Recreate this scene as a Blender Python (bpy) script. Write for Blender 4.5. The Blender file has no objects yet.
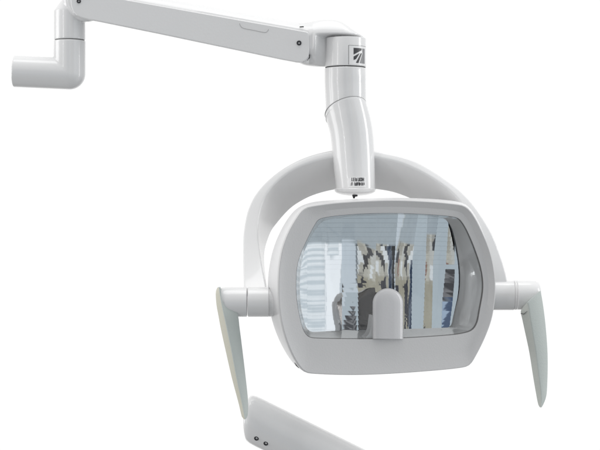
import bpy, bmesh, math, random
from mathutils import Vector, Matrix
random.seed(4)
R = math.radians
D = 1.6                                   # camera distance; 1 photo px = 1 mm on the plane y = 0
sc = bpy.context.scene
col = sc.collection

def P(px, py, y=0.0):
    k = (D + y) / D / 1000.0
    return Vector(((px - 300) * k, y, (225 - py) * k))

# ------------------------------------------------------------------ materials
def mat(name, base, rough=0.3, metal=0.0, coat=0.0, spec=0.5, bump=0.0, bscale=400.0, mottle=0.0):
    m = bpy.data.materials.new(name); m.use_nodes = True
    nt = m.node_tree; b = nt.nodes['Principled BSDF']
    b.inputs['Base Color'].default_value = (*base, 1)
    b.inputs['Roughness'].default_value = rough
    b.inputs['Metallic'].default_value = metal
    b.inputs['Coat Weight'].default_value = coat
    b.inputs['Coat Roughness'].default_value = 0.06
    b.inputs['Specular IOR Level'].default_value = spec
    tc = nt.nodes.new('ShaderNodeTexCoord')
    if mottle:
        n = nt.nodes.new('ShaderNodeTexNoise'); n.inputs['Scale'].default_value = 22; n.inputs['Detail'].default_value = 5
        nt.links.new(tc.outputs['Object'], n.inputs['Vector'])
        mr = nt.nodes.new('ShaderNodeMapRange'); mr.inputs['From Min'].default_value = .3; mr.inputs['From Max'].default_value = .7
        mr.inputs['To Min'].default_value = rough - mottle; mr.inputs['To Max'].default_value = rough + mottle
        nt.links.new(n.outputs['Fac'], mr.inputs['Value']); nt.links.new(mr.outputs[0], b.inputs['Roughness'])
        mx = nt.nodes.new('ShaderNodeMix'); mx.data_type = 'RGBA'
        mx.inputs['A'].default_value = (*[c * .985 for c in base], 1); mx.inputs['B'].default_value = (*base, 1)
        nt.links.new(n.outputs['Fac'], mx.inputs['Factor']); nt.links.new(mx.outputs['Result'], b.inputs['Base Color'])
    if bump:
        n = nt.nodes.new('ShaderNodeTexNoise'); n.inputs['Scale'].default_value = bscale; n.inputs['Detail'].default_value = 3
        nt.links.new(tc.outputs['Object'], n.inputs['Vector'])
        bp = nt.nodes.new('ShaderNodeBump'); bp.inputs['Strength'].default_value = bump; bp.inputs['Distance'].default_value = 0.0006
        nt.links.new(n.outputs['Fac'], bp.inputs['Height']); nt.links.new(bp.outputs[0], b.inputs['Normal'])
    return m

M = {
    'white':  mat('white_enamel', (.80, .80, .80), .22, coat=.5, mottle=.03),
    'arm':    mat('satin_white_enamel', (.80, .80, .80), .40, coat=.1, bump=.12, bscale=500, mottle=.05),
    'bezel':  mat('satin_grey_plastic', (.64, .64, .642), .42, coat=.10, bump=.20, bscale=700, mottle=.04),
    'shell':  mat('light_grey_plastic', (.78, .78, .785), .34, coat=.15, bump=.15, bscale=600, mottle=.04),
    'shield': mat('pale_grey_plastic', (.62, .62, .63), .35, coat=.3, bump=.15, bscale=500),
    'grip':   mat('blue_grey_silicone', (.50, .545, .525), .55, bump=.3, bscale=900),
    'rim':    mat('cream_grey_silicone', (.60, .59, .50), .5, bump=.3, bscale=900),
    'wall':   mat('glossy_grey_plastic', (.62, .62, .622), .22, coat=.7),
    'liner':  mat('brushed_dark_metal', (.16, .15, .145), .16, metal=1),
    'line':   mat('pale_seam', (.42, .42, .42), .6),
    'steel':  mat('dark_steel', (.07, .07, .075), .3, metal=1),
    'hole':   mat('black_gap', (.015, .015, .018), .6),
    'ink':    mat('charcoal_print', (.045, .045, .05), .4),
    'ink2':   mat('grey_print', (.25, .25, .26), .4),
    'paper':  mat('white_label', (.86, .86, .86), .3),
    'seam':   mat('grey_seam', (.16, .16, .16), .6),
    'mirror': mat('mirror_aluminium', (.90, .915, .93), .03, metal=1),
    'back':   mat('reflector_backing', (.10, .11, .12), .35, metal=.6),
}
g = bpy.data.materials.new('clear_cover'); g.use_nodes = True
nt = g.node_tree; nt.nodes.clear()
o_ = nt.nodes.new('ShaderNodeOutputMaterial'); tr = nt.nodes.new('ShaderNodeBsdfTransparent'); gl = nt.nodes.new('ShaderNodeBsdfGlossy')
mx = nt.nodes.new('ShaderNodeMixShader')
fr = nt.nodes.new('ShaderNodeLayerWeight'); fr.inputs[0].default_value = .5
pw = nt.nodes.new('ShaderNodeMath'); pw.operation = 'POWER'; pw.inputs[1].default_value = 4.5
ma = nt.nodes.new('ShaderNodeMath'); ma.operation = 'MULTIPLY_ADD'; ma.inputs[1].default_value = .85; ma.inputs[2].default_value = .05
nt.links.new(fr.outputs['Facing'], pw.inputs[0]); nt.links.new(pw.outputs[0], ma.inputs[0])
tr.inputs[0].default_value = (.975, .985, .985, 1); gl.inputs['Roughness'].default_value = .02
nt.links.new(ma.outputs[0], mx.inputs[0]); nt.links.new(tr.outputs[0], mx.inputs[1]); nt.links.new(gl.outputs[0], mx.inputs[2])
nt.links.new(mx.outputs[0], o_.inputs[0]); M['clear'] = g

# ------------------------------------------------------------------ object helpers
def obj(name, bm, mats, parent=None, bevel=0, segs=3, sharp=35, smooth=True):
    bmesh.ops.recalc_face_normals(bm, faces=bm.faces)
    me = bpy.data.meshes.new(name); bm.to_mesh(me); bm.free()
    if not isinstance(mats, (list, tuple)): mats = [mats]
    for m in mats: me.materials.append(M[m])
    if smooth:
        me.shade_smooth()
        if not bevel: me.set_sharp_from_angle(angle=R(sharp))
    o = bpy.data.objects.new(name, me); col.objects.link(o)
    if parent: o.parent = parent; o.matrix_parent_inverse = parent.matrix_world.inverted()
    if bevel:
        b = o.modifiers.new('bevel', 'BEVEL'); b.width = bevel; b.segments = segs; b.limit_method = 'ANGLE'; b.angle_limit = R(24)
        b.harden_normals = False
        w = o.modifiers.new('wn', 'WEIGHTED_NORMAL'); w.keep_sharp = False
    return o

def meld(o, vox=.0006, it=6):
    for m in list(o.modifiers): o.modifiers.remove(m)
    r = o.modifiers.new('meld', 'REMESH'); r.mode = 'VOXEL'; r.voxel_size = vox; r.use_smooth_shade = True
    s_ = o.modifiers.new('soften', 'SMOOTH'); s_.factor = .5; s_.iterations = it
    return o

def thing(name, loc, label, cat):
    o = bpy.data.objects.new(name, None); o.location = loc; col.objects.link(o)
    o.empty_display_size = .02; o['label'] = label; o['category'] = cat
    bpy.context.view_layer.update()
    return o

def cr(pts, n, closed=False):
    """Catmull-Rom through pts, n samples evenly by length"""
    pts = [Vector(p) for p in pts]; out = []
    N = len(pts); segs = N if closed else N - 1
    for i in range(segs):
        if closed: a, b, c, d = pts[i-1], pts[i], pts[(i+1) % N], pts[(i+2) % N]
        else:
            b, c = pts[i], pts[i+1]
            a = pts[i-1] if i else 2*b - c
            d = pts[i+2] if i+2 < N else 2*c - b
        for k in range(12):
            t = k/12
            out.append(.5*((2*b) + (c-a)*t + (2*a-5*b+4*c-d)*t*t + (3*b-a-3*c+d)*t**3))
    out.append(pts[0] if closed else pts[-1])
    L = [0]
    for i in range(1, len(out)): L.append(L[-1] + (out[i]-out[i-1]).length)
    res = []; j = 0; cnt = n if not closed else n + 1
    for k in range(n):
        s = L[-1]*k/(cnt-1)
        while j < len(L)-2 and L[j+1] < s: j += 1
        f = (s-L[j])/max(1e-12, L[j+1]-L[j])
        res.append(out[j].lerp(out[j+1], min(1, f)))
    return res

def loft(bm, rings, closed=True, cap0=False, cap1=False, mi=0):
    vs = [[bm.verts.new(p) for p in r] for r in rings]
    n = len(vs[0])
    for a, b in zip(vs, vs[1:]):
        for i in range(n if closed else n-1):
            j = (i+1) % n
            f = bm.faces.new((a[i], a[j], b[j], b[i])); f.material_index = mi
    if cap0: bm.faces.new(vs[0]).material_index = mi
    if cap1: bm.faces.new(vs[-1][::-1]).material_index = mi
    return vs

def tube(bm, pts, radii, n=48, caps=(True, True), sy=1.0):
    pts = [Vector(p) for p in pts]; rings = []
    for i, p in enumerate(pts):
        t = (pts[min(i+1, len(pts)-1)] - pts[max(i-1, 0)]).normalized()
        s = Vector((0, 1, 0)); s = (s - t*s.dot(t)).normalized(); q = t.cross(s)
        rings.append([p + radii[i]*(s*sy*math.cos(a) + q*math.sin(a)) for a in [2*math.pi*k/n for k in range(n)]])
    return loft(bm, rings, True, *caps)

def hring(xl, xr, py, y, n=64, ky=1.0, tilt=0.0, arch=0.0):
    """horizontal ring whose outline spans photo columns xl..xr on row py; tilt = px drop of right edge"""
    out = []
    c = P((xl+xr)/2, py, y); r = (xr-xl)/2000*(D+y)/D
    for k in range(n):
        a = 2*math.pi*k/n
        x = math.cos(a)*r
        out.append(Vector((c.x + x, c.y + math.sin(a)*r*ky, c.z - tilt/1000*math.cos(a) - arch/1000*math.sin(a))))
    return out

def extrude_poly(bm, poly, y0, y1, proj=P, mi=0):
    a = [bm.verts.new(proj(x, y, y0)) for x, y in poly]
    b = [bm.verts.new(proj(x, y, y0) + (proj(x, y, y0)*0 + Vector((0, y1-y0, 0)))) for x, y in poly]
    n = len(poly)
    bm.faces.new(a).material_index = mi; bm.faces.new(b[::-1]).material_index = mi
    for i in range(n):
        bm.faces.new((a[i], b[i], b[(i+1) % n], a[(i+1) % n])).material_index = mi

def disc_screw(name, c, nrm, r, parent, h=.0012, m='steel'):
    """small countersunk screw: ring, sunk head and a hex socket"""
    nrm = Vector(nrm).normalized(); s = nrm.orthogonal().normalized(); q = nrm.cross(s); n = 24
    def ring(rr, hh, k=n): return [c + nrm*hh + rr*(s*math.cos(2*math.pi*i/n) + q*math.sin(2*math.pi*i/n)) for i in range(n)]
    bm = bmesh.new()
    loft(bm, [ring(r, -h), ring(r, h*.6), ring(r*.85, h), ring(r*.50, h), ring(r*.45, -h*.3), ring(.0001, -h*.3)], True, True, False)
    return obj(name, bm, m, parent, sharp=50)

NY = .07                                   # depth of the arm / neck plane
# ================================================================= THE LAMP
lamp = thing('dental_lamp', P(14, 71, NY),
    'white dental operating light, its faceted mirror head held in an arched yoke', 'dental light')

# ---- fixed arm: horizontal tube bending up into the post (lower elbow)
bm = bmesh.new(); er = .0158*(D+NY)/D; jc = P(69.5, 73.7, NY)
j0 = P(14, 71.2, NY); tube(bm, [j0, j0 + (jc-j0)*.35, j0 + (jc-j0)*.7, jc], [er, er, er, er], 72, (True, True))
tube(bm, [jc, P(69.5, 60, NY), P(69.6, 41.6, NY), P(69.6, 40.9, NY)], [er, er, er, er], 72, (True, True))
bmesh.ops.create_uvsphere(bm, u_segments=64, v_segments=40, radius=er, matrix=Matrix.Translation(jc) @ Matrix.Rotation(R(90), 4, 'X'))
meld(obj('support_tube', bm, 'white', lamp, sharp=40), .0006, 5)

# ---- post above the seam, turning into the shoulder knuckle
bm = bmesh.new()
rows = [(40.0, 54.2, 85.0), (39.6, 53.9, 85.2), (30, 53.9, 85.2), (20, 53.9, 85.0), (11, 54.0, 85), (5, 58.2, 86), (0, 62, 88), (-10, 69, 90), (-18, 75, 92)]
loft(bm, [hring(a, b, y, NY) for y, a, b in rows], True, True, True)
# barrel of the shoulder joint (axis runs away from the camera)
n = 64; rr = []
for yy, r in ((NY-.0175, .0150), (NY-.0172, .0195), (NY-.0160, .0220), (NY-.0140, .0236), (NY-.011, .0243), (NY+.0165, .0243), (NY+.0185, .0225)):
    cc = P(86.5, -1.5, yy)
    rr.append([cc + Vector((r*math.cos(2*math.pi*k/n), 0, r*math.sin(2*math.pi*k/n))) for k in range(n)])
loft(bm, rr, True, True, True)
sh = meld(obj('shoulder_joint', bm, 'white', lamp, sharp=60), .0006, 8)
bm = bmesh.new()
loft(bm, [hring(55.0, 84.4, 40.9, NY), hring(55.0, 84.4, 39.9, NY)], True, True, True)
obj('seam_ring', bm, 'seam', sh)

# ---- spring arm: a tapered beam with a sloped bright top
YF = NY - .021; YB = NY + .020
def lerp_line(p, q, x): return p[1] + (q[1]-p[1])*(x-p[0])/(q[0]-p[0])
bm = bmesh.new(); rings = []
for x in [74 + (309-74)*i/24 for i in range(25)]:
    zt = lerp_line((131.7, 0.0), (308, 31.3), x)          # front top edge
    zr = lerp_line((175, 0), (300, 22.8), x)              # ridge
    zb = lerp_line((110, 23.6), (300, 62.4), x)
    ring = [P(x, zb-1.5, YF+.0022), P(x, zb, YF+.004), P(x, zb, YB-.006), P(x, zb-4, YB), P(x, zr+7, YB), P(x, zr+2, YB-.004), P(x, zr, YB-.012),
            P(x, zr+.6, YF+.017), P(x, (zr*.55+zt*.45), YF+.008), P(x, zt-1.2, YF+.0032), P(x, zt+1, YF+.0022)]
    rings.append(ring)
loft(bm, rings, True, True, True)
arm = obj('spring_arm', bm, 'arm', lamp, sharp=30)
# side cover plate with rounded ends, proud of the beam
bm = bmesh.new()
top = lambda x: lerp_line((131.7, 0.6), (308, 31.9), x)
poly = [(308.6, 33), (309.4, 40), (309.3, 50), (308.2, 56.5), (305.4, 60.6), (301, 62.4), (297, 62.2), (280, 59.0), (245, 51.6), (210, 44.3), (160, 33.8), (110, 23.6), (96, 20.8), (89, 19.7),
        (83, 18), (77, 15.6), (73.2, 11.6), (71.2, 6.5), (70.6, 0), (71.4, -6), (74, -9.4), (80, -8.9), (131.7, top(131.7)), (210, top(210)), (260, top(260)), (305.5, top(305.5)), (307.6, 32.2)]
extrude_poly(bm, poly, YF, YF+.006)
cover = obj('side_cover', bm, 'arm', arm, bevel=.0011, segs=4)
# fine line of the finger recess near the joint
bm = bmesh.new()
ln = cr([(239.6, 23.4, 0), (240.6, 26.0, 0), (243.5, 28.2, 0), (254, 30.3, 0), (264.6, 32.4, 0), (267.4, 31.2, 0), (268.6, 29.2, 0)], 28)
tube(bm, [P(p.x, p.y, YF-.00005) for p in ln], [.00028]*28, 8)
obj('latch_groove', bm, 'line', cover)
disc_screw('cover_screw', P(78.8, 1.2, YF), (0, -1, 0), .0022, arm)
disc_screw('cover_screw', P(299.0, 43.0, YF), (0, -1, 0), .0025, arm)
# dark slots at the wrist end
bm = bmesh.new()
a = [P(298.6, 24.6, YF+.009), P(304.5, 24.9, YF+.010), P(303.4, 23.2, YF+.013), P(300, 22.7, YF+.013)]
tube(bm, [P(299.6, 27.0, YF+.003), P(303.8, 26.7, YF+.003)], [.0006, .0006], 10)
obj('joint_gap', bm, 'hole', arm)
bm = bmesh.new()
tube(bm, [P(305.3, 62.4, YF+.003), P(307.6, 60.4, YF+.003), P(309.2, 57.4, YF+.003), P(309.6, 54.5, YF+.003)], [.0004, .0009, .0009, .0004], 10)
obj('joint_gap', bm, 'hole', arm)

# ---- wrist knuckle: domed body that drops into a cylinder
CX, CR = 345.4, 20.8
TOPW = [(299.5, 23.0), (304, 22.6), (310, 21.7), (317, 20.3), (323, 19.6), (330, 19.6), (336, 20.1), (341, 21.4), (346, 24.2), (351, 27.8), (356, 31.2), (361, 34.9), (364, 37.4), (366.2, 41.0)]
BOTW = [(299.5, 63.0), (304, 64.9), (310, 66.0), (317, 66.6), (323, 66.7), (366.2, 66.7)]
def tab(t, T):
    for (a_, b_), (c_, d_) in zip(T, T[1:]):
        if t <= c_: return b_ + (d_-b_)*(t-a_)/(c_-a_)
    return T[-1][1]
tw = [(p.x, p.y) for p in cr([(x, y, 0) for x, y in TOPW], 80)]
def wdepth(x, y):
    t_, b_ = tab(x, tw), tab(x, BOTW)
    lim = math.sqrt(max(0, 1-((x-CX)/CR)**2)) if x > CX else 1
    f = 1 - .75*max(0, min(1, (x-315)/13))
    up = max(0, min(1, (38.5-y)/3))
    up = up*up*(3-2*up)
    f = up + (1-up)*f
    e = (43-y)/(43-t_) if y < 43 else (y-43)/max(1, b_-43+.2)
    B = 20.6*math.sqrt(max(0, 1-min(1, abs(e))**2.1))*lim*f
    if x < 313: B = min(B*(.84 + .16*(x-299.5)/13.5), 19.2)
    C_ = math.sqrt(max(0, (CR-.9)**2-(x-CX)**2)) if y > 38.5 else 0
    return max(B, C_, .05)
bm = bmesh.new(); NX, NZ = 130, 90; gf, gb = {}, {}
for i in range(NX+1):
    x = 299.5 + (366.15-299.5)*(1-math.cos(math.pi*(.25+.75*i/NX)))/2 if False else 299.5 + (366.15-299.5)*i/NX
    t_, b_ = tab(x, tw), tab(x, BOTW)
    for j in range(NZ+1):
        y = t_ + (b_-t_)*(1-math.cos(math.pi*j/NZ))/2; d = wdepth(x, y)/1000*1.04
        p = P(x, y, NY)
        gf[i, j] = bm.verts.new(p - Vector((0, d, 0))); gb[i, j] = bm.verts.new(p + Vector((0, d, 0)))
for i in range(NX):
    for j in range(NZ):
        bm.faces.new((gf[i, j], gf[i+1, j], gf[i+1, j+1], gf[i, j+1])); bm.faces.new((gb[i, j], gb[i, j+1], gb[i+1, j+1], gb[i+1, j]))
    for j in (0, NZ): bm.faces.new((gf[i, j], gb[i, j], gb[i+1, j], gf[i+1, j]))
for j in range(NZ):
    for i in (0, NX): bm.faces.new((gf[i, j], gb[i, j], gb[i, j+1], gf[i, j+1]))
wrist = meld(obj('wrist_joint', bm, 'white', lamp, sharp=32), .0005, 10)
bm = bmesh.new()
loft(bm, [hring(CX-CR+1.4, CX+CR-1.4, 38.4, NY), hring(CX-CR+.3, CX+CR-.3, 38.7, NY), hring(CX-CR, CX+CR, 39.5, NY), hring(CX-CR, CX+CR, 66.6, NY), hring(CX-CR+.5, CX+CR-.5, 67.3, NY)], True, True, True)
obj('wrist_collar', bm, 'white', wrist, sharp=32)
bm = bmesh.new()
loft(bm, [hring(CX-CR+.7, CX+CR-.7, 67.2, NY), hring(CX-CR+.7, CX+CR-.7, 69.0, NY)], True, True, True)
obj('seam_ring', bm, 'hole', wrist)

# things wrapped on a cylinder: u = photo column, v = photo row
def wrap_patch(bm, poly, cx, r, y, lift, thick, mi=0, step=1.2, rot=None):
    """polygon (photo px) laid on the cylinder of centre column cx and radius r px, as a thin shell"""
    b2 = bmesh.new(); vs = [b2.verts.new((x, z, 0)) for x, z in poly]; b2.faces.new(vs)
    x0 = min(p[0] for p in poly); x1 = max(p[0] for p in poly); x = x0 + step
    while x < x1 - .05:
        bmesh.ops.bisect_plane(b2, geom=b2.verts[:]+b2.edges[:]+b2.faces[:], plane_co=(x, 0, 0), plane_no=(1, 0, 0)); x += step
    k = (D+y)/D/1000
    def W(x, z, l):
        s = max(-.999, min(.999, (x-cx)/r)); rr = r*k + l
        return Vector(((cx-300)*k + rr*s, y - rr*math.sqrt(1-s*s), (225-z)*k))
    for f in b2.faces:
        t = [bm.verts.new(W(v.co.x, v.co.y, lift)) for v in f.verts]
        u = [bm.verts.new(W(v.co.x, v.co.y, lift-thick)) for v in f.verts]
        bm.faces.new(t).material_index = mi; bm.faces.new(u[::-1]).material_index = mi
        for i in range(len(t)):
            j = (i+1) % len(t)
            bm.faces.new((t[i], u[i], u[j], t[j])).material_index = mi
    b2.free()
bm = bmesh.new()
wrap_patch(bm, [(348.4, 48.0), (365.2, 48.0), (365.2, 66.4), (348.4, 66.4)], CX, CR, NY, .00025, .0004, 0, 1)
em = obj('emblem_plate', bm, 'paper', wrist, sharp=50)
bm = bmesh.new()
# square emblem cut by pale rays that fan out from its upper right corner
L0, T0, R0, B0 = 352.9, 50.0, 363.9, 64.8
wrap_patch(bm, [(L0, T0), (360.8, T0), (360.6, 52.0), (L0, 56.6)], CX, CR, NY, .0005, .0003, 0, .8)
wrap_patch(bm, [(L0, 58.6), (358.9, 54.9), (355.2, 61.0), (L0, 62.0)], CX, CR, NY, .0005, .0003, 0, .8)
wrap_patch(bm, [(355.2, 64.6), (360.2, 54.6), (361.0, 55.2), (357.6, B0)], CX, CR, NY, .0005, .0003, 0, .8)
wrap_patch(bm, [(361.6, T0), (R0, T0), (R0, B0), (358.9, B0), (361.9, 55.0)], CX, CR, NY, .0005, .0003, 1, .5)
obj('emblem', bm, ['ink', 'ink2'], wrist, smooth=False)
bm = bmesh.new()
wrap_patch(bm, [(347.8, 47.4), (348.2, 47.4), (348.2, 66.6), (347.8, 66.6)], CX, CR, NY, .00012, .0003, 0, 1)
wrap_patch(bm, [(348.2, 47.3), (365.2, 47.3), (365.2, 47.6), (348.2, 47.6)], CX, CR, NY, .00012, .0003, 0, 1)
obj('plate_outline', bm, 'seam', wrist, smooth=False)

# ---- upper neck sleeve, cut obliquely at its lower end
bm = bmesh.new()
rg = [hring(325.1, 365.7, 68.4, NY), hring(324.6, 366.0, 69.0, NY), hring(324.6, 366.0, 80, NY), hring(324.8, 365.9, 85, NY, tilt=-2, arch=4), hring(325.6, 366.1, 100, NY, tilt=-5, arch=11), hring(325.6, 366.2, 114, NY, tilt=-5, arch=11)]
loft(bm, rg, True, True, True)
obj('neck_sleeve', bm, 'white', lamp, sharp=30)
# ---- lower neck: bulges out of the sleeve, S-bend, ends in a shallow dome
bm = bmesh.new()
rows = [(109.4, 325.9, 366.0, 1), (110.0, 325.4, 366.6, 1), (112, 325.7, 367.3, .97), (116, 326.6, 368.7, .8), (121, 327.6, 370.4, .58), (127, 329.0, 371.9, .36), (134, 330.3, 373.1, .16), (142, 331.2, 373.9, .03), (150, 331.9, 374.4, 0), (160, 332.9, 374.7, 0),
        (170, 333.9, 374.9, 0), (180, 335.1, 375.1, 0), (186, 335.7, 375.2, 0), (188.6, 335.9, 375.2, 0)]
k_ = cr([(r[1], r[2], r[0]) for r in rows], 70)
tl = lambda y: next((rows[i][3] + (rows[i+1][3]-rows[i][3])*(y-rows[i][0])/(rows[i+1][0]-rows[i][0]) for i in range(len(rows)-1) if rows[i][0] <= y <= rows[i+1][0]), 0)
rg = [hring(p.x, p.y, p.z, NY, tilt=-5.2*tl(p.z), arch=11*tl(p.z)) for p in k_]
loft(bm, rg, True, True, True)
neck = obj('neck', bm, 'white', lamp, sharp=40)
bm = bmesh.new()
loft(bm, [hring(324.7, 366.4, 109.2, NY, tilt=-5.2, arch=11), hring(324.7, 366.4, 109.5, NY, tilt=-5.2, arch=11)], True, True, True)
obj('seam_ring', bm, 'line', neck)
bm = bmesh.new()
rg = [hring(334.6, 375.6, 188.5, NY), hring(333.8, 376.0, 189.3, NY), hring(334.6, 375.4, 190.4, NY)]
for k in range(1, 9):
    a = k/8*math.pi/2; r = 20.6*math.cos(a)
    rg.append(hring(355-r-.02, 355+r+.02, 190.4 + 5.4*math.sin(a), NY))
loft(bm, rg, True, True, True)
obj('neck_cap', bm, 'white', neck, sharp=40)
bm = bmesh.new()
loft(bm, [hring(352.3, 357.6, 194.5, NY-.008), hring(352.3, 357.6, 196.4, NY-.008), hring(352.8, 355.2, 196.8, NY-.008), hring(353.0, 354.8, 198.4, NY-.008)], True, True, True)
obj('cap_screw', bm, 'hole', neck)
# rating label with two rows of worn print
NC, NR = 355.4, 19.9
bm = bmesh.new()
wrap_patch(bm, [(347.2, 177.2), (365.2, 177.2), (365.2, 188.2), (347.2, 188.2)], NC, NR, NY, .0003, .0005, 0, 1)
obj('rating_label', bm, 'paper', neck, sharp=50)
bm = bmesh.new()
def glyph(x, y, w, h, kind):
    t = .62
    def r(a, b, c_, d): wrap_patch(bm, [(a, b), (c_, b), (c_, d), (a, d)], NC, NR, NY, .00055, .0003, 0, 1)
    if 'l' in kind: r(x, y, x+t, y+h)
    if 'r' in kind: r(x+w-t, y, x+w, y+h)
    if 't' in kind: r(x+t, y, x+w-t, y+t)
    if 'b' in kind: r(x+t, y+h-t, x+w-t, y+h)
    if 'm' in kind: r(x+t, y+h/2-t/2, x+w-t, y+h/2+t/2)
    if 'c' in kind: r(x+w/2-t/2, y+t, x+w/2+t/2, y+h-t)
x = 351.0
for kd, w in (('lb', 1.6), ('ltmb', 1.8), ('lbc', 2.2), ('lrb', 2.0), ('lrtb', 2.0), ('lrm', 1.9)):
    glyph(x, 178.3, w, 3.5, kd); x += w + .12
x = 349.2
for kd, w in (('mb', 1.6), ('lmt', 1.6), ('m', 1.1), ('lrbc', 2.4), ('lrtm', 2.1), ('lcm', 1.7), ('lrm', 1.9), ('tc', 1.6)):
    glyph(x, 182.9, w, 3.2, kd); x += w + .12
obj('label_print', bm, 'ink', neck, smooth=False)

# ---- arched yoke: four edge curves lofted
N = 140
OF = [(243.6, 296), (243.2, 285), (242.7, 256.7), (243.3, 232), (248.3, 208), (259.3, 188.7), (279, 170.8), (303.3, 157.6), (330, 150.2), (355, 148.4), (380, 151.3), (413, 160), (446.7, 180), (470, 200.4), (490, 229.5), (500, 253), (507, 276), (509.5, 296)]
IF = [(268.5, 296), (265.8, 285), (260.8, 258), (257.8, 232), (260.8, 208), (269, 190.4), (286, 174), (306, 163.8), (331.5, 157), (355, 155.2), (380, 157.9), (406.7, 165), (436.7, 180.6), (458, 199), (474, 226), (482, 252), (487, 276), (490, 296)]
IB = [(268.8, 296), (266.8, 285), (264.3, 256), (270.0, 234.6), (277.8, 223), (289, 210.5), (299, 203), (313, 196), (332.7, 190.6), (355, 188.4), (380, 190.3), (399, 194.6), (422, 205), (440, 219), (456, 238), (468, 258), (475, 276), (478, 296)]
def depth(i, n, front):
    t = i/(n-1); s = math.sin(math.pi*t)**.8
    base = -.012 + .062*t*.9
    return base + (.066 - (base))*s if front else base + .030 + (.118 - base - .030)*s
of = cr([(*p, 0) for p in OF], N); jf = cr([(*p, 0) for p in IF], N); ib = cr([(*p, 0) for p in IB], N)
rings = []
for i in range(N):
    yf, yb = depth(i, N, True), depth(i, N, False)
    a = P(of[i].x, of[i].y, yf+.004); b = P(jf[i].x, jf[i].y, yf); c_ = P(ib[i].x, ib[i].y, yb)
    out = (a - b); out = out.normalized()
    d = c_ + out*.013
    sec = [a, b, c_, d]; ring = []
    for j in range(4):
        p, q, r_ = sec[j-1], sec[j], sec[(j+1) % 4]
        rr_ = .0024
        e1 = (p-q).normalized()*min(rr_, (p-q).length*.4); e2 = (r_-q).normalized()*min(rr_, (r_-q).length*.4)
        for t in (0, .25, .5, .75, 1):
            ring.append((q+e1)*(1-t)**2 + 2*q*t*(1-t) + (q+e2)*t*t)
    rings.append(ring)
bm = bmesh.new(); loft(bm, rings, True, True, True)
yoke = obj('yoke', bm, 'white', lamp, sharp=60)

# ---- lamp head, built in its own tilted frame
YAW, PIT = R(14), R(5)
Nn = Vector((math.sin(YAW)*math.cos(PIT), -math.cos(YAW)*math.cos(PIT), -math.sin(PIT))).normalized()
Xn = Vector((math.cos(YAW), math.sin(YAW), 0)); Vn = Xn.cross(Nn) * -1
if Vn.z < 0: Vn = -Vn
HC = P(393, 288, 0); CAM = Vector((0, -D, 0))
def H(px, py, w=0.0):
    d = P(px, py, 0) - CAM
    t = ((HC + Nn*w) - CAM).dot(Nn) / d.dot(Nn)
    return CAM + d*t
K = 44
def loop(sides, w, smooth=4, proj=H):
    pts = []
    for s in sides:
        q = cr([(*p, 0) for p in s], K+1)[:-1]; pts += q
    for _ in range(smooth):
        pts = [(pts[i-1] + pts[i]*2 + pts[(i+1) % len(pts)])/4 for i in range(len(pts))]
    return [proj(p.x, p.y, w) for p in pts]
F_T = [(303.5, 207.0), (330, 203.0), (360, 200.8), (395, 199.8), (430, 201.2), (452, 203.2), (466.5, 205.0)]
F_R = [(466.5, 205.0), (475, 216), (483.5, 233), (491, 252), (495.2, 272), (496.2, 290), (494.8, 306), (491.6, 322), (483, 343.5), (470.5, 367)]
F_B = [(470.5, 367), (450, 369.6), (430, 371.4), (400, 373.6), (367, 375.2), (335, 375.2), (304, 373.6)]
F_L = [(304, 373.6), (293, 357), (284, 334), (279.4, 312), (278, 290), (278.6, 270), (281.6, 250), (288, 232), (296, 218), (303.5, 207.0)]
S_T = [(297, 207.0), (312, 202.0), (330, 200.4), (360, 198.8), (395, 197.8), (430, 198.8), (452, 200.6), (466, 202.8)]
S_R = [(466, 202.8), (475, 214.5), (483, 232), (490, 252), (494, 272), (495, 290), (493.6, 306), (490, 322), (481, 343.5), (469, 365)]
S_B = [(469, 365), (450, 368), (430, 370), (400, 372), (367, 373.6), (335, 373.6), (299, 370.5)]
S_L = [(299, 370.5), (287, 355), (276.5, 334), (270, 312), (267.6, 290), (268.8, 270), (272.8, 250), (279.5, 233), (288, 218), (297, 207.0)]
O_T = [(318.0, 218.8), (330, 216.4), (345, 214.8), (362, 213.6), (385, 213.0), (410, 213.4), (432, 214.6), (446, 215.6), (459, 217.6)]
O_R = [(459, 217.6), (465, 226), (471, 238.4), (476, 251), (480.8, 265.7), (483.4, 280), (483.2, 293), (480, 311), (477.4, 324), (472, 331.6)]
O_B = [(472, 331.6), (458, 334.6), (435, 336.6), (404, 338.4), (380, 339.2), (355, 339.2), (330, 339), (309.5, 338.4)]
O_L = [(309.5, 338.4), (303.5, 331.5), (299.4, 317), (296.6, 300), (295.8, 285), (296.8, 267), (300.4, 254), (305, 243.5), (311, 231), (318.0, 218.8)]
# mouth of the reflector at the bottom of the recess
I_T = [(322, 221), (345, 217), (385, 215), (410, 215.2), (430, 216.4), (446, 218.6)]
I_R = [(446, 218.6), (451.8, 228), (455.4, 241), (457.8, 253), (459.8, 268.6), (460, 283), (458, 298), (454.4, 312), (450.6, 327.5)]
I_B = [(450.6, 327.5), (430, 328.2), (404, 329), (370, 329.6), (337, 329.8), (309, 330.4)]
I_L = [(309, 330.4), (304.6, 320), (301.6, 305), (300.4, 288), (301, 268), (305, 250), (312, 235), (322, 221)]
def mixs(A, B, f):
    return [[tuple(Vector((*a, 0)).lerp(Vector((*b, 0)), f))[:2] for a, b in zip(cr([(*p, 0) for p in s], 9), cr([(*p, 0) for p in t], 9))] if False else None for s, t in zip(A, B)]
def inset(lp, f, w):
    c = sum(lp, Vector())/len(lp)
    return [p + (c-p)*f + Nn*w for p in lp]
front = loop([F_T, F_R, F_B, F_L], 0, 3)
side = loop([S_T, S_R, S_B, S_L], -.030, 5)
seamr = inset(side, .004, 0)
bm = bmesh.new()
back1 = inset(side, .06, -.022); back2 = inset(side, .20, -.046); back3 = inset(side, .48, -.060); back4 = inset(side, .8, -.064)
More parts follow.
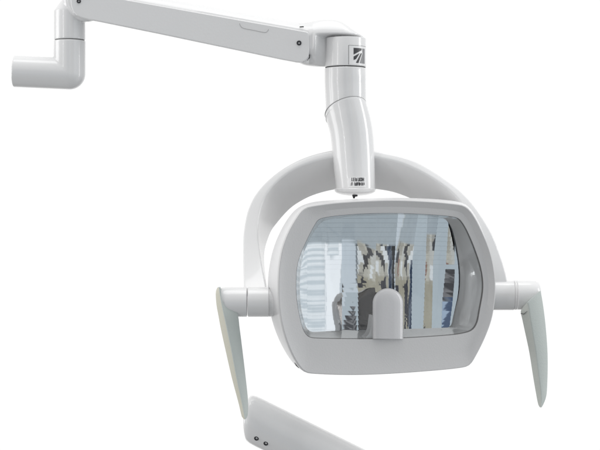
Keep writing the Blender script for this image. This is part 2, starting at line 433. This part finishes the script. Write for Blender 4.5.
side_in = inset(side, -.001, .004)
loft(bm, [[p - Nn*.0035 for p in front], side, back1, back2, back3, back4], True, False, True)
head = obj('lamp_head', bm, 'shell', lamp, sharp=40)
# bezel: rolled front edge, faintly dished face, recess wall
bm = bmesh.new()
opening = loop([O_T, O_R, O_B, O_L], -.004, 2)
mouth = loop([I_T, I_R, I_B, I_L], -.050, 3)
e1 = inset(front, .0, -.0036); e2 = inset(front, .0012, -.0016); e3 = inset(front, .005, -.0003); e4 = inset(front, .012, 0)
mid = [a.lerp(b, .5) - Nn*.0016 for a, b in zip(e4, opening)]
o1 = [p + (opening[i]-front[i]).normalized()*-.0012 for i, p in enumerate(opening)]
o2 = [p - Nn*.0016 for p in opening]
wall = [[p.lerp(q, t) for p, q in zip(o2, mouth)] for t in (.06, .3, .6, .85, 1)]
loft(bm, [e1, e2, e3, e4, mid, o1, opening, o2], True)
bez = obj('bezel', bm, 'bezel', head, sharp=28)
bm = bmesh.new(); loft(bm, [o2] + wall, True)
obj('recess_wall', bm, 'wall', head, sharp=28)
# dark parting line between bezel and shell
bm = bmesh.new()
cover_in = inset(opening, .004, -.0030); cover_bk = inset(opening, .004, -.0050)
dome = [[p + Nn*0 for p in cover_in]]
for f, h in ((.25, .0025), (.5, .0042), (.75, .0052), (.97, .0056)): dome.append(inset(cover_in, f, h*.5))
loft(bm, [cover_bk] + dome, True, False, True)
obj('clear_cover', bm, 'clear', head, sharp=60)
bm = bmesh.new()
g1 = inset(opening, .0035, -.0012); g2 = inset(opening, .0075, -.0014); g3 = inset(opening, .0075, -.0032)
loft(bm, [g1, g2, g3], True)
obj('cover_gasket', bm, 'seam', head, sharp=60)

bm = bmesh.new()
tube(bm, [H(294.6, 362.6, -.0045), H(296.4, 365.4, -.0045), H(298.8, 368.0, -.0045)], [.0003, .0006, .0003], 10)
obj('latch_slot', bm, 'seam', head)

# bulb shield: arched tongue standing up from the bezel
bm = bmesh.new()
def tongue(inset_, w):
    xl, xr, yt, yb = 372.6+inset_, 403.2-inset_, 288.2+inset_, 338.9
    c = (xl+xr)/2; r = (xr-xl)/2; out = [(xl, yb)]
    out += [(xl, yb - (yb-(yt+r))*t) for t in (.3, .6, .9)]
    out += [(c - r*math.cos(math.pi*k/20), yt + r - r*math.sin(math.pi*k/20)) for k in range(21)]
    out += [(xr, yb - (yb-(yt+r))*t) for t in (.9, .6, .3)]; out += [(xr, yb)]
    return [H(x, y, w) for x, y in out]
loft(bm, [tongue(.6, -.0125), tongue(0, -.010), tongue(.0, -.0045), tongue(.6, -.0026), tongue(1.5, -.0014), tongue(3.2, -.0004), tongue(6, .0004), tongue(10, .0008)], True, True, True)
bs = obj('bulb_shield', bm, 'shield', head, sharp=40)
bm = bmesh.new()
loft(bm, [tongue(1.0, -.0140), tongue(-.15, -.0135), tongue(-.15, -.0095), tongue(1.0, -.0092)], True, True, True)
obj('shield_lining', bm, 'liner', head, sharp=40)
# its flared foot on the recess floor
bm = bmesh.new()
ft = cr([(364.2, 338.2, 0), (367.6, 335.6, 0), (369.8, 331.5, 0), (371.0, 326, 0), (372.2, 316, 0)], 14)
aa = [H(p.x, p.y, -.008) for p in ft]; bb = [H(374, p.y, -.008) for p in ft]
loft(bm, [aa, bb, [p-Nn*.012 for p in bb], [p-Nn*.012 for p in aa]], False); 
obj('shield_foot', bm, 'bezel', head, sharp=50)

# ---- faceted mirror: columns of small convex facets, each aimed at its own part of the room
def dirv(az, el):
    az, el = R(az), R(el)
    return Vector((math.sin(az)*math.cos(el), -math.cos(az)*math.cos(el), math.sin(el)))
def interp(t, tab):
    for (a, b), (c_, d) in zip(tab, tab[1:]):
        if t <= c_: return b + (d-b)*(t-a)/(c_-a)
    return tab[-1][1]
Y0, Y1, NRW = 209.0, 334.0, 27
# column: left edge (y->x), right edge, azimuth at left & right (y->deg), elevation table, facet sweep
EL = [(209, -26), (246, -14), (270, -3), (290, 4), (334, 12)]
def cst(v): return [(209, v), (334, v)]
COLS = [
 ([(209, 316), (222, 311), (235, 304), (250, 299), (268, 295), (288, 294), (334, 297)],  cst(307.2), cst(60), cst(58), EL, -2.8, 0),
 (cst(307.2),cst(326), cst(57), cst(52.5), EL, -2.8, 0),
 (cst(326),cst(341.8), [(209, 54), (256, 53), (260, 48.5), (285, 46), (334, 45.8)], [(209, 52), (256, 51), (260, 46), (285, 44.2), (334, 44)], EL, -2.8, 0),
 (cst(341.8),  [(209, 357), (334, 357)], [(209, 43), (283, 42), (285, 13.5), (302, 13), (314, 6), (321, 1), (334, -1)], [(209, 40.5), (283, 41), (285, 12.4), (292, 9), (297, 1), (312, -1), (334, -2)], EL, -2.4, .8),
 (cst(357),[(209, 377), (240, 376), (334, 374)], [(209, 24), (240, 28), (262, 35), (284, 34), (287, 24), (334, 22)], [(209, 18), (250, 20), (284, 18), (296, 15.5), (304, 2), (334, 0)], EL, -2.6, .6),
 ([(209, 377), (240, 376), (334, 374)], [(209, 398), (240, 396), (270, 394), (334, 396)], [(209, 18), (244, 18), (248, 26), (262, 20), (334, 20)], [(209, 16), (224, 26), (238, 38.4), (334, 38.6)], EL, -2.6, .4),
 ([(209, 398), (240, 396), (270, 394.2), (334, 396)], [(209, 418.6), (240, 414.2), (262, 412.2), (334, 411.2)], [(209, 11), (240, 13), (334, 13)], [(209, 20), (240, 27), (262, 36), (334, 37)], EL, -2.6, .4),
 ([(209, 418.8), (240, 414.5), (262, 412.5), (334, 411.5)], [(209, 427.5), (240, 426), (290, 424.2), (334, 422.5)], cst(8), cst(10), EL, -1, .5),
 ([(209, 427.5), (240, 426), (290, 424.2), (334, 422.5)], [(209, 439), (240, 435.2), (262, 433), (334, 431.4)], cst(18), cst(23), [(209, -28), (226, -18), (246, -12), (290, 2), (334, 10)], -2.2, .2),
 ([(209, 439.6), (240, 435.8), (262, 433.5), (334, 431.8)], [(209, 449), (240, 447.0), (270, 445), (300, 442), (334, 440.8)], cst(8), cst(10), EL, -1, .5),
 ([(209, 449), (240, 447.0), (270, 445), (300, 442), (334, 440.8)], [(209, 455), (250, 455), (280, 453.8), (300, 452), (334, 448)], [(209, 10), (225, 19), (262, 18), (270, 0), (296, -2), (303, -7), (334, -9)], [(209, 12), (225, 24), (262, 22), (270, -1), (296, -3), (303, -9), (334, -11)], [(209, -28), (226, -15), (246, -11), (290, -2), (334, 8)], -2.2, .15),
 ([(209, 455), (250, 455), (280, 453.8), (300, 452), (334, 448)], cst(466), cst(7), cst(9), EL, -1, .5),
]
def slope(px, py, az, el):
    v = (H(px, py, -.055) - CAM).normalized(); n_ = (dirv(az, el) - v).normalized()
    return -(n_.dot(Xn))/n_.dot(Nn), -(n_.dot(Vn))/n_.dot(Nn)
FX = [0.0]; GY = [0.0]                                   # the bowl itself: mean slopes integrated across and down
for i in range(190): 
    px = 284 + i; FX.append(FX[-1] + slope(px, 272, 69 - (px-284)/184*60, -6)[0]*.001)
for i in range(140):
    py = 202 + i; GY.append(GY[-1] - slope(378, py, 30, interp(py, EL))[1]*.001)
def wbase(px, py):
    i = max(0, min(189, int(px-284))); j = max(0, min(139, int(py-202)))
    return -.0625 + FX[i] - min(FX) + (GY[j] - min(GY))
bm = bmesh.new()
NU, NV = 7, 4
for ci, (le, re, al, ar, et, sw, ser) in enumerate(COLS):
    for r_ in range(NRW):
        ya = Y0 + (Y1-Y0)*r_/NRW; yb = Y0 + (Y1-Y0)*(r_+1)/NRW; yc = (ya+yb)/2
        jx = random.uniform(-.3, .3)
        A, B = interp(yc, al) + jx, interp(yc, ar) + jx
        e0 = interp(yc, et) + random.uniform(-.35, .35)
        slots = {}; cxm = None
        # slope tables for this facet
        xl, xr = interp(yc, le), interp(yc, re)
        cell_c = H((xl+xr)/2, yc, wbase((xl+xr)/2, yc))
        hx = [0]; us = []
        for i in range(NU+1):
            px = xl + (xr-xl)*i/NU
            p0 = H(px, yc, wbase((xl+xr)/2, yc)); us.append((p0-HC).dot(Xn))
        sl = []
        for i in range(NU+1):
            px = xl + (xr-xl)*i/NU
            v = (H(px, yc, -.055) - CAM).normalized(); r = dirv(A + (B-A)*i/NU, e0)
            n_ = (r - v).normalized(); sl.append((-(n_.dot(Xn))/n_.dot(Nn), -(n_.dot(Vn))/n_.dot(Nn)))
        for i in range(NU): hx.append(hx[-1] + (sl[i][0]+sl[i+1][0])/2*(us[i+1]-us[i]))
        hm = hx[NU//2]
        for i in range(NU+1):
            for j in range(NV+1):
                py = ya + .03 + (yb-ya-.06)*j/NV
                # serrated edge: the outline of each facet leans a little
                lx, rx = interp(py, le), interp(py, re)
                lean = ser*((j/NV)-.5)*.9
                px = lx + (rx-lx)*i/NU + (lean if 0 < i else 0)*(i/NU)
                if i == 0 and ci <= 4: px -= .5
                if i == NU and ci <= 3: px += .5
                w = wbase((xl+xr)/2, yc)
                p = H(px, py, w); q = H(px, yc, w)
                dv = (p-q).dot(Vn)
                curv = -R(sw)/2/((yb-ya)/1000)
                h = hx[i]-hm + sl[i][1]*dv + .5*curv*dv*dv + ser*1.6*(us[i]-us[NU//2])*dv
                slots[i, j] = bm.verts.new(p + Nn*h)
        for i in range(NU):
            for j in range(NV):
                bm.faces.new((slots[i, j], slots[i, j+1], slots[i+1, j+1], slots[i+1, j])).smooth = True
me = bpy.data.meshes.new('reflector'); 
bmesh.ops.recalc_face_normals(bm, faces=bm.faces)
for f in bm.faces:
    f.normal_update()
    if f.normal.dot(Nn) < 0: f.normal_flip()
bm.to_mesh(me); bm.free(); me.materials.append(M['mirror'])
refl = bpy.data.objects.new('reflector', me); col.objects.link(refl); refl.parent = head
refl.matrix_parent_inverse = head.matrix_world.inverted()
bpy.context.view_layer.update()
bm = bmesh.new()
loft(bm, [inset(mouth, -.04, .002), inset(mouth, .02, -.016), inset(mouth, .4, -.026), inset(mouth, .9, -.030)], True, False, True)
obj('reflector_tray', bm, 'back', head)

# ---- handles: pivot boss + tapering blade
def cyl_x(bm, prof, cy, y, caps=(True, True), slope=0.0, n=56):
    """rings standing across the pivot axis: prof = [(photo column, radius px)]"""
    rings = []
    x0 = prof[0][0]
    for x, r in prof:
        c = P(x, cy + slope*(x-x0), y + (x-x0)/1000*math.tan(YAW)*.6)
        rr = r/1000*(D+y)/D
        rings.append([c + Vector((0, rr*math.cos(2*math.pi*k/n), rr*math.sin(2*math.pi*k/n))) for k in range(n)])
    loft(bm, rings, True, *caps)
YL, YR = -.004, .052
bm = bmesh.new()
cyl_x(bm, [(247.9, 14.2), (248.4, 15), (268.6, 15), (269.1, 14.2)], 301.9, YL)
cyl_x(bm, [(268.9, 13.6), (269.2, 14.9), (274, 14.9), (284, 14.9)], 301.9, YL+.006)
obj('pivot_hub', bm, 'white', lamp, sharp=40)
bm = bmesh.new()
cyl_x(bm, [(480, 15), (513.2, 15), (513.8, 14.2)], 295.2, YR)
cyl_x(bm, [(513.8, 13.8), (514.4, 14.8), (516.2, 14.8), (516.8, 13.8)], 295.1, YR+.003)
obj('pivot_hub', bm, 'white', lamp, sharp=40)

def blade(bm, Lf, Rg, Rt, y, dr, db, tipround=True, n=40):
    """left edge, ridge and right edge curves; ridge stands nearer the camera"""
    l = cr([(*p, 0) for p in Lf], n); g_ = cr([(*p, 0) for p in Rg], n); r = cr([(*p, 0) for p in Rt], n)
    prev = None; rings = []
    for i in range(n):
        k = 1 - .5*(i/(n-1))
        a = P(l[i].x, l[i].y, y); b = P(g_[i].x, g_[i].y, y - dr*k); c_ = P(r[i].x, r[i].y, y - dr*k*.1)
        m = (a+c_)/2 + Vector((0, db*k, 0))
        sec = [a, b, c_, m + (c_-a)*.3, m - (c_-a)*.3]; ring = []
        for j in range(5):
            p, q, s = sec[j-1], sec[j], sec[(j+1) % 5]
            e1 = (p-q)*.12; e2 = (s-q)*.12
            if e1.length > .0012: e1 = e1.normalized()*.0012
            if e2.length > .0012: e2 = e2.normalized()*.0012
            for t in (0, .5, 1): ring.append((q+e1)*(1-t)**2 + 2*q*t*(1-t) + (q+e2)*t*t)
        rings.append(ring)
    vs = loft(bm, rings, True, True, True)
    return vs
# left
def stub(bm, xa, xb, cy, y, end):
    cyl_x(bm, [(xa, 13.6), (xa + (.6 if xb > xa else -.6), 14.8), (xb, 14.6)], cy, y)
bm = bmesh.new()
cyl_x(bm, [(247.2, 14.2), (246.6, 15), (232, 15), (226, 14.9), (222.6, 14.5), (220.6, 13.2), (219.8, 11)], 301.9, YL)
hl = obj('handle', bm, 'white', lamp, sharp=40)
bm = bmesh.new()
blade(bm, [(217.2, 287.6), (215.6, 292), (215.8, 299.6), (216.4, 306), (217.6, 312.6), (220.6, 329), (225.4, 351), (231.6, 378), (238.3, 403), (241.6, 416.6), (243.6, 419.2)],
          [(219.2, 287.4), (219.8, 292), (221.2, 299.6), (222.4, 306), (223.8, 312.6), (227.4, 329), (232.0, 351), (237.0, 378), (242.2, 403), (244.4, 415.4), (245.0, 419.4)],
          [(220.4, 287.6), (221.0, 292), (222.2, 299.4), (229.6, 306), (237.4, 312.6), (240.0, 329), (242.8, 351), (246.0, 378), (248.2, 400), (248.2, 413.4), (246.4, 418.6)], YL-.012, .010, .018)
gr = obj('grip', bm, ['grip', 'rim'], hl, sharp=35)
for p in gr.data.polygons: 
    k = p.index % 15
    if len(p.vertices) == 4 and (k <= 2 or k >= 14 or k == 13): p.material_index = 1
# right
bm = bmesh.new()
cyl_x(bm, [(516.4, 14.0), (517, 14.8), (528, 14.8), (535, 14.6), (538.0, 13.4), (539.6, 10.5), (540.4, 7)], 295.0, YR)
# wedge where the boss runs into the blade
hr = obj('handle', bm, 'white', lamp, sharp=40)
bm = bmesh.new()
blade(bm, [(524.6, 305.0), (520.6, 311), (522.2, 320), (525.0, 333), (529.2, 353), (533, 377), (536.7, 397.8), (538.4, 405.0), (540.0, 407.4)],
          [(527.8, 302.4), (529.4, 308), (530.8, 318), (533.0, 331), (536.2, 351), (539.2, 375), (541.6, 394), (541.6, 404), (541.0, 407.5)],
          [(540.9, 290.6), (542.3, 298), (544.0, 309), (546.0, 326), (547.8, 350), (548.0, 372), (547.0, 393), (544.6, 402), (541.8, 407.2)], YR-.012, .010, .018)
gr = obj('grip', bm, ['grip', 'rim'], hr, sharp=35)
M['rim2'] = mat('pale_grey_silicone', (.56, .585, .55), .5, bump=.3, bscale=900)
gr.data.materials[1] = M['rim2']
for p in gr.data.polygons:
    k = p.index % 15
    if len(p.vertices) == 4 and (k <= 2 or k >= 14 or k == 13): p.material_index = 1
bm = bmesh.new()
tube(bm, [P(521.0, 313.4, YR-.0135), P(523.6, 314.2, YR-.0165), P(527.0, 311.2, YR-.0200)], [.0005, .0005, .0002], 8)
obj('grip_seam', bm, 'seam', hr)

# ================================================================= THE SECOND ARM (lower edge of the picture)
sup = thing('equipment_arm', P(300, 440, .06), 'thick white tube arm with two small screws, behind the tip of a lamp handle', 'support arm')
bm = bmesh.new()
ax = Vector((109, 0, -54)).normalized(); nn = Vector((54, 0, 109)).normalized()*1.0
c0 = P(246.6, 416.5, .06); RR = .0236
rings = []; n = 72
for s, r in ((-.0035, .80), (-.0022, .90), (0, .955), (.004, .99), (.010, 1.0), (.06, 1.0), (.12, 1.0), (.19, 1.0), (.26, 1.0)):
    ring = []
    for k in range(n):
        a = 2*math.pi*k/n; ca, sa = math.cos(a), math.sin(a); e = .97
        bul = 0.0035*(1-sa*sa) if s < .01 else 0
        off = -.0075*sa if s < .012 else 0
        ring.append(c0 + ax*(s + .004 + off - bul*(-1 if False else 1)) + nn*RR*r*math.copysign(abs(sa)**e, sa) + Vector((0, RR*r*.95*math.copysign(abs(ca)**e, ca), 0)))
    rings.append(ring)
loft(bm, rings, True, True, True)
obj('tube_shell', bm, 'white', sup, sharp=40)
def on_tube(px, py):
    # march to the tube's front surface
    p = P(px, py, .06); v = (p-c0).dot(nn)/RR
    v = max(-.98, min(.98, v)); sa = math.copysign(abs(v)**(1/.97), v); ca = math.sqrt(1-sa*sa)
    y = .06 - RR*.95*ca**.97
    q = P(px, py, y); nrm = (nn*sa + Vector((0, -ca, 0))).normalized()
    return q, nrm
for px, py in ((256.6, 438.0), (266.0, 443.0)):
    q, nrm = on_tube(px, py)
    disc_screw('set_screw', q + Vector((0, -.0006, 0)), nrm*.35 + Vector((0, -.65, .05)), .0025, sup, h=.0016)

# ================================================================= WORLD: pale studio room seen only in reflections, white behind the lamp
w = bpy.data.worlds.new('World'); sc.world = w; w.use_nodes = True
nt = w.node_tree; nt.nodes.clear(); L = nt.links.new
def val(x):
    return x
def sock(node, i, x):
    if isinstance(x, (int, float)): node.inputs[i].default_value = x
    else: L(x, node.inputs[i])
def m_(op, a, b=0.0, c=0.0):
    n = nt.nodes.new('ShaderNodeMath'); n.operation = op
    sock(n, 0, a); sock(n, 1, b)
    if op in ('MULTIPLY_ADD', 'WRAP', 'COMPARE'): sock(n, 2, c)
    return n.outputs[0]
def step(x, a, b):                       # smoothstep a..b -> 0..1
    n = nt.nodes.new('ShaderNodeMapRange'); n.interpolation_type = 'SMOOTHSTEP'
    sock(n, 0, x); n.inputs[1].default_value = a; n.inputs[2].default_value = b; n.inputs[3].default_value = 0; n.inputs[4].default_value = 1
    return n.outputs[0]
def band(x, a, b, s=.6):
    return m_('MULTIPLY', step(x, a-s, a+s), m_('SUBTRACT', 1.0, step(x, b-s, b+s)))
def mix(f, a, b):
    n = nt.nodes.new('ShaderNodeMix'); n.data_type = 'RGBA'
    sock(n, 0, f)
    for i, v in ((6, a), (7, b)):
        if isinstance(v, tuple): n.inputs[i].default_value = (*v, 1)
        else: L(v, n.inputs[i])
    return n.outputs[2]
tc = nt.nodes.new('ShaderNodeTexCoord'); sx = nt.nodes.new('ShaderNodeSeparateXYZ'); L(tc.outputs['Generated'], sx.inputs[0])
az = m_('MULTIPLY', m_('ARCTAN2', sx.outputs[0], m_('MULTIPLY', sx.outputs[1], -1.0)), 57.2958)
el = m_('MULTIPLY', m_('ARCSINE', sx.outputs[2]), 57.2958)
# clutter coordinates
cv = nt.nodes.new('ShaderNodeCombineXYZ'); L(m_('MULTIPLY', az, .26), cv.inputs[0]); L(m_('MULTIPLY', el, .11), cv.inputs[1])
vor = nt.nodes.new('ShaderNodeTexVoronoi'); vor.distance = 'CHEBYCHEV'; vor.inputs['Scale'].default_value = 1.35; L(cv.outputs[0], vor.inputs['Vector'])
noi = nt.nodes.new('ShaderNodeTexNoise'); noi.inputs['Scale'].default_value = 2.2; noi.inputs['Detail'].default_value = 6; L(cv.outputs[0], noi.inputs['Vector'])
vs = nt.nodes.new('ShaderNodeSeparateColor'); L(vor.outputs['Color'], vs.inputs[0])
beige = mix(noi.outputs['Fac'], (.38, .37, .325), (.70, .69, .63))
beige = mix(m_('MULTIPLY', vs.outputs[2], .6), beige, (.20, .185, .16))
beige = mix(step(vs.outputs[0], .74, .78), beige, (.68, .71, .73))
beige = mix(step(vs.outputs[1], .74, .78), beige, (.06, .06, .065))
beige = mix(m_('MULTIPLY', step(vs.outputs[2], .93, .95), .8), beige, (.25, .13, .10))
low = mix(noi.outputs['Fac'], (.30, .28, .22), (.42, .40, .33))
low = mix(step(vs.outputs[1], .70, .74), low, (.05, .05, .06))
clutter = mix(step(el, -2, 0), beige, low)
# blinds
slat = m_('SINE', m_('MULTIPLY', el, 2.24)); slat2 = step(slat, -.9, .9)
blinds = mix(slat2, (.62, .68, .73), (.92, .955, .99))
blinds = mix(m_('MULTIPLY', noi.outputs['Fac'], .5), blinds, (.60, .67, .72))
grey = mix(noi.outputs['Fac'], (.34, .385, .42), (.40, .45, .49))
navy = mix(step(noi.outputs['Fac'], .48, .55), (.02, .035, .07), (.12, .14, .18))
blue = mix(step(vs.outputs[0], .55, .6), (.06, .09, .16), (.34, .43, .56))
dgrey = mix(step(noi.outputs['Fac'], .45, .55), (.05, .05, .055), (.20, .20, .21))
# room: gently graded neutral walls
room = mix(step(el, -28, -8), (.30, .30, .30), (.66, .66, .66))
feat = mix(band(az, 50, 76), grey, blinds)
feat = mix(band(az, 43, 50), feat, (.95, .98, 1.02))
feat = mix(band(az, 39.5, 43), feat, (.58, .64, .70))
feat = mix(band(az, 36, 39.5), feat, (.018, .018, .02))
feat = mix(band(az, 33, 36), feat, navy)
feat = mix(band(az, 15, 33), feat, clutter)
feat = mix(band(az, 11, 15), feat, (.58, .64, .70))
feat = mix(band(az, 3, 11), feat, (.44, .50, .545))
feat = mix(band(az, -5, 3), feat, dgrey)
feat = mix(band(az, -14, -5), feat, blue)
feat = mix(m_('MULTIPLY', m_('SUBTRACT', 1.0, step(el, -15.5, -14)), step(az, 15, 15.6)), feat, grey)
front = room
front = mix(step(el, 38, 60), front, (.95, .95, .95))
side_ = mix(step(sx.outputs[1], math.cos(R(44)), math.cos(R(32))), front, (1.03, 1.03, 1.03))
side_ = mix(m_('SUBTRACT', 1.0, step(el, -75, -48)), side_, (.38, .38, .38))
rect = m_('MULTIPLY', band(az, -13, 75, 1), band(el, -33, 15, 1.5))
side_ = mix(rect, side_, feat)
bg = nt.nodes.new('ShaderNodeBackground'); L(side_, bg.inputs[0]); bg.inputs[1].default_value = 1.0
wo = nt.nodes.new('ShaderNodeOutputWorld'); L(bg.outputs[0], wo.inputs[0])

# ================================================================= LAMPS
def area(name, loc, target, sxx, syy, power, colr=(1, 1, 1)):
    l = bpy.data.lights.new(name, 'AREA'); l.shape = 'RECTANGLE'; l.size = sxx; l.size_y = syy; l.energy = power; l.color = colr
    o = bpy.data.objects.new(name, l); col.objects.link(o); o.location = loc
    o.rotation_euler = (Vector(target)-Vector(loc)).to_track_quat('-Z', 'Y').to_euler()
    return o
area('softbox_top', (.1, .0, 1.7), (0.02, .05, 0), 1.5, 1.0, 12)
area('softbox_strip', (-1.15, -1.10, .1), (0.05, .06, 0.0), .05, 1.5, 2.6)
area('softbox_left', (-1.75, .05, .15), (0.05, .06, 0.0), .8, 1.5, 11)
area('softbox_side', (1.7, .0, .1), (0.05, .06, 0.0), .36, 1.5, 11)

# ================================================================= CAMERA AND RENDER
cd = bpy.data.cameras.new('Camera'); cam = bpy.data.objects.new('Camera', cd); col.objects.link(cam)
cam.location = (0, -D, 0); cam.rotation_euler = (R(90), 0, 0)
cd.sensor_width = 36; cd.lens = 36*D/.6; cd.clip_end = 100; cd.clip_start = .05
sc.camera = cam
sc.render.engine = 'CYCLES'
sc.view_settings.view_transform = 'Standard'; sc.view_settings.look = 'None'; sc.view_settings.exposure = 0; sc.view_settings.gamma = 1
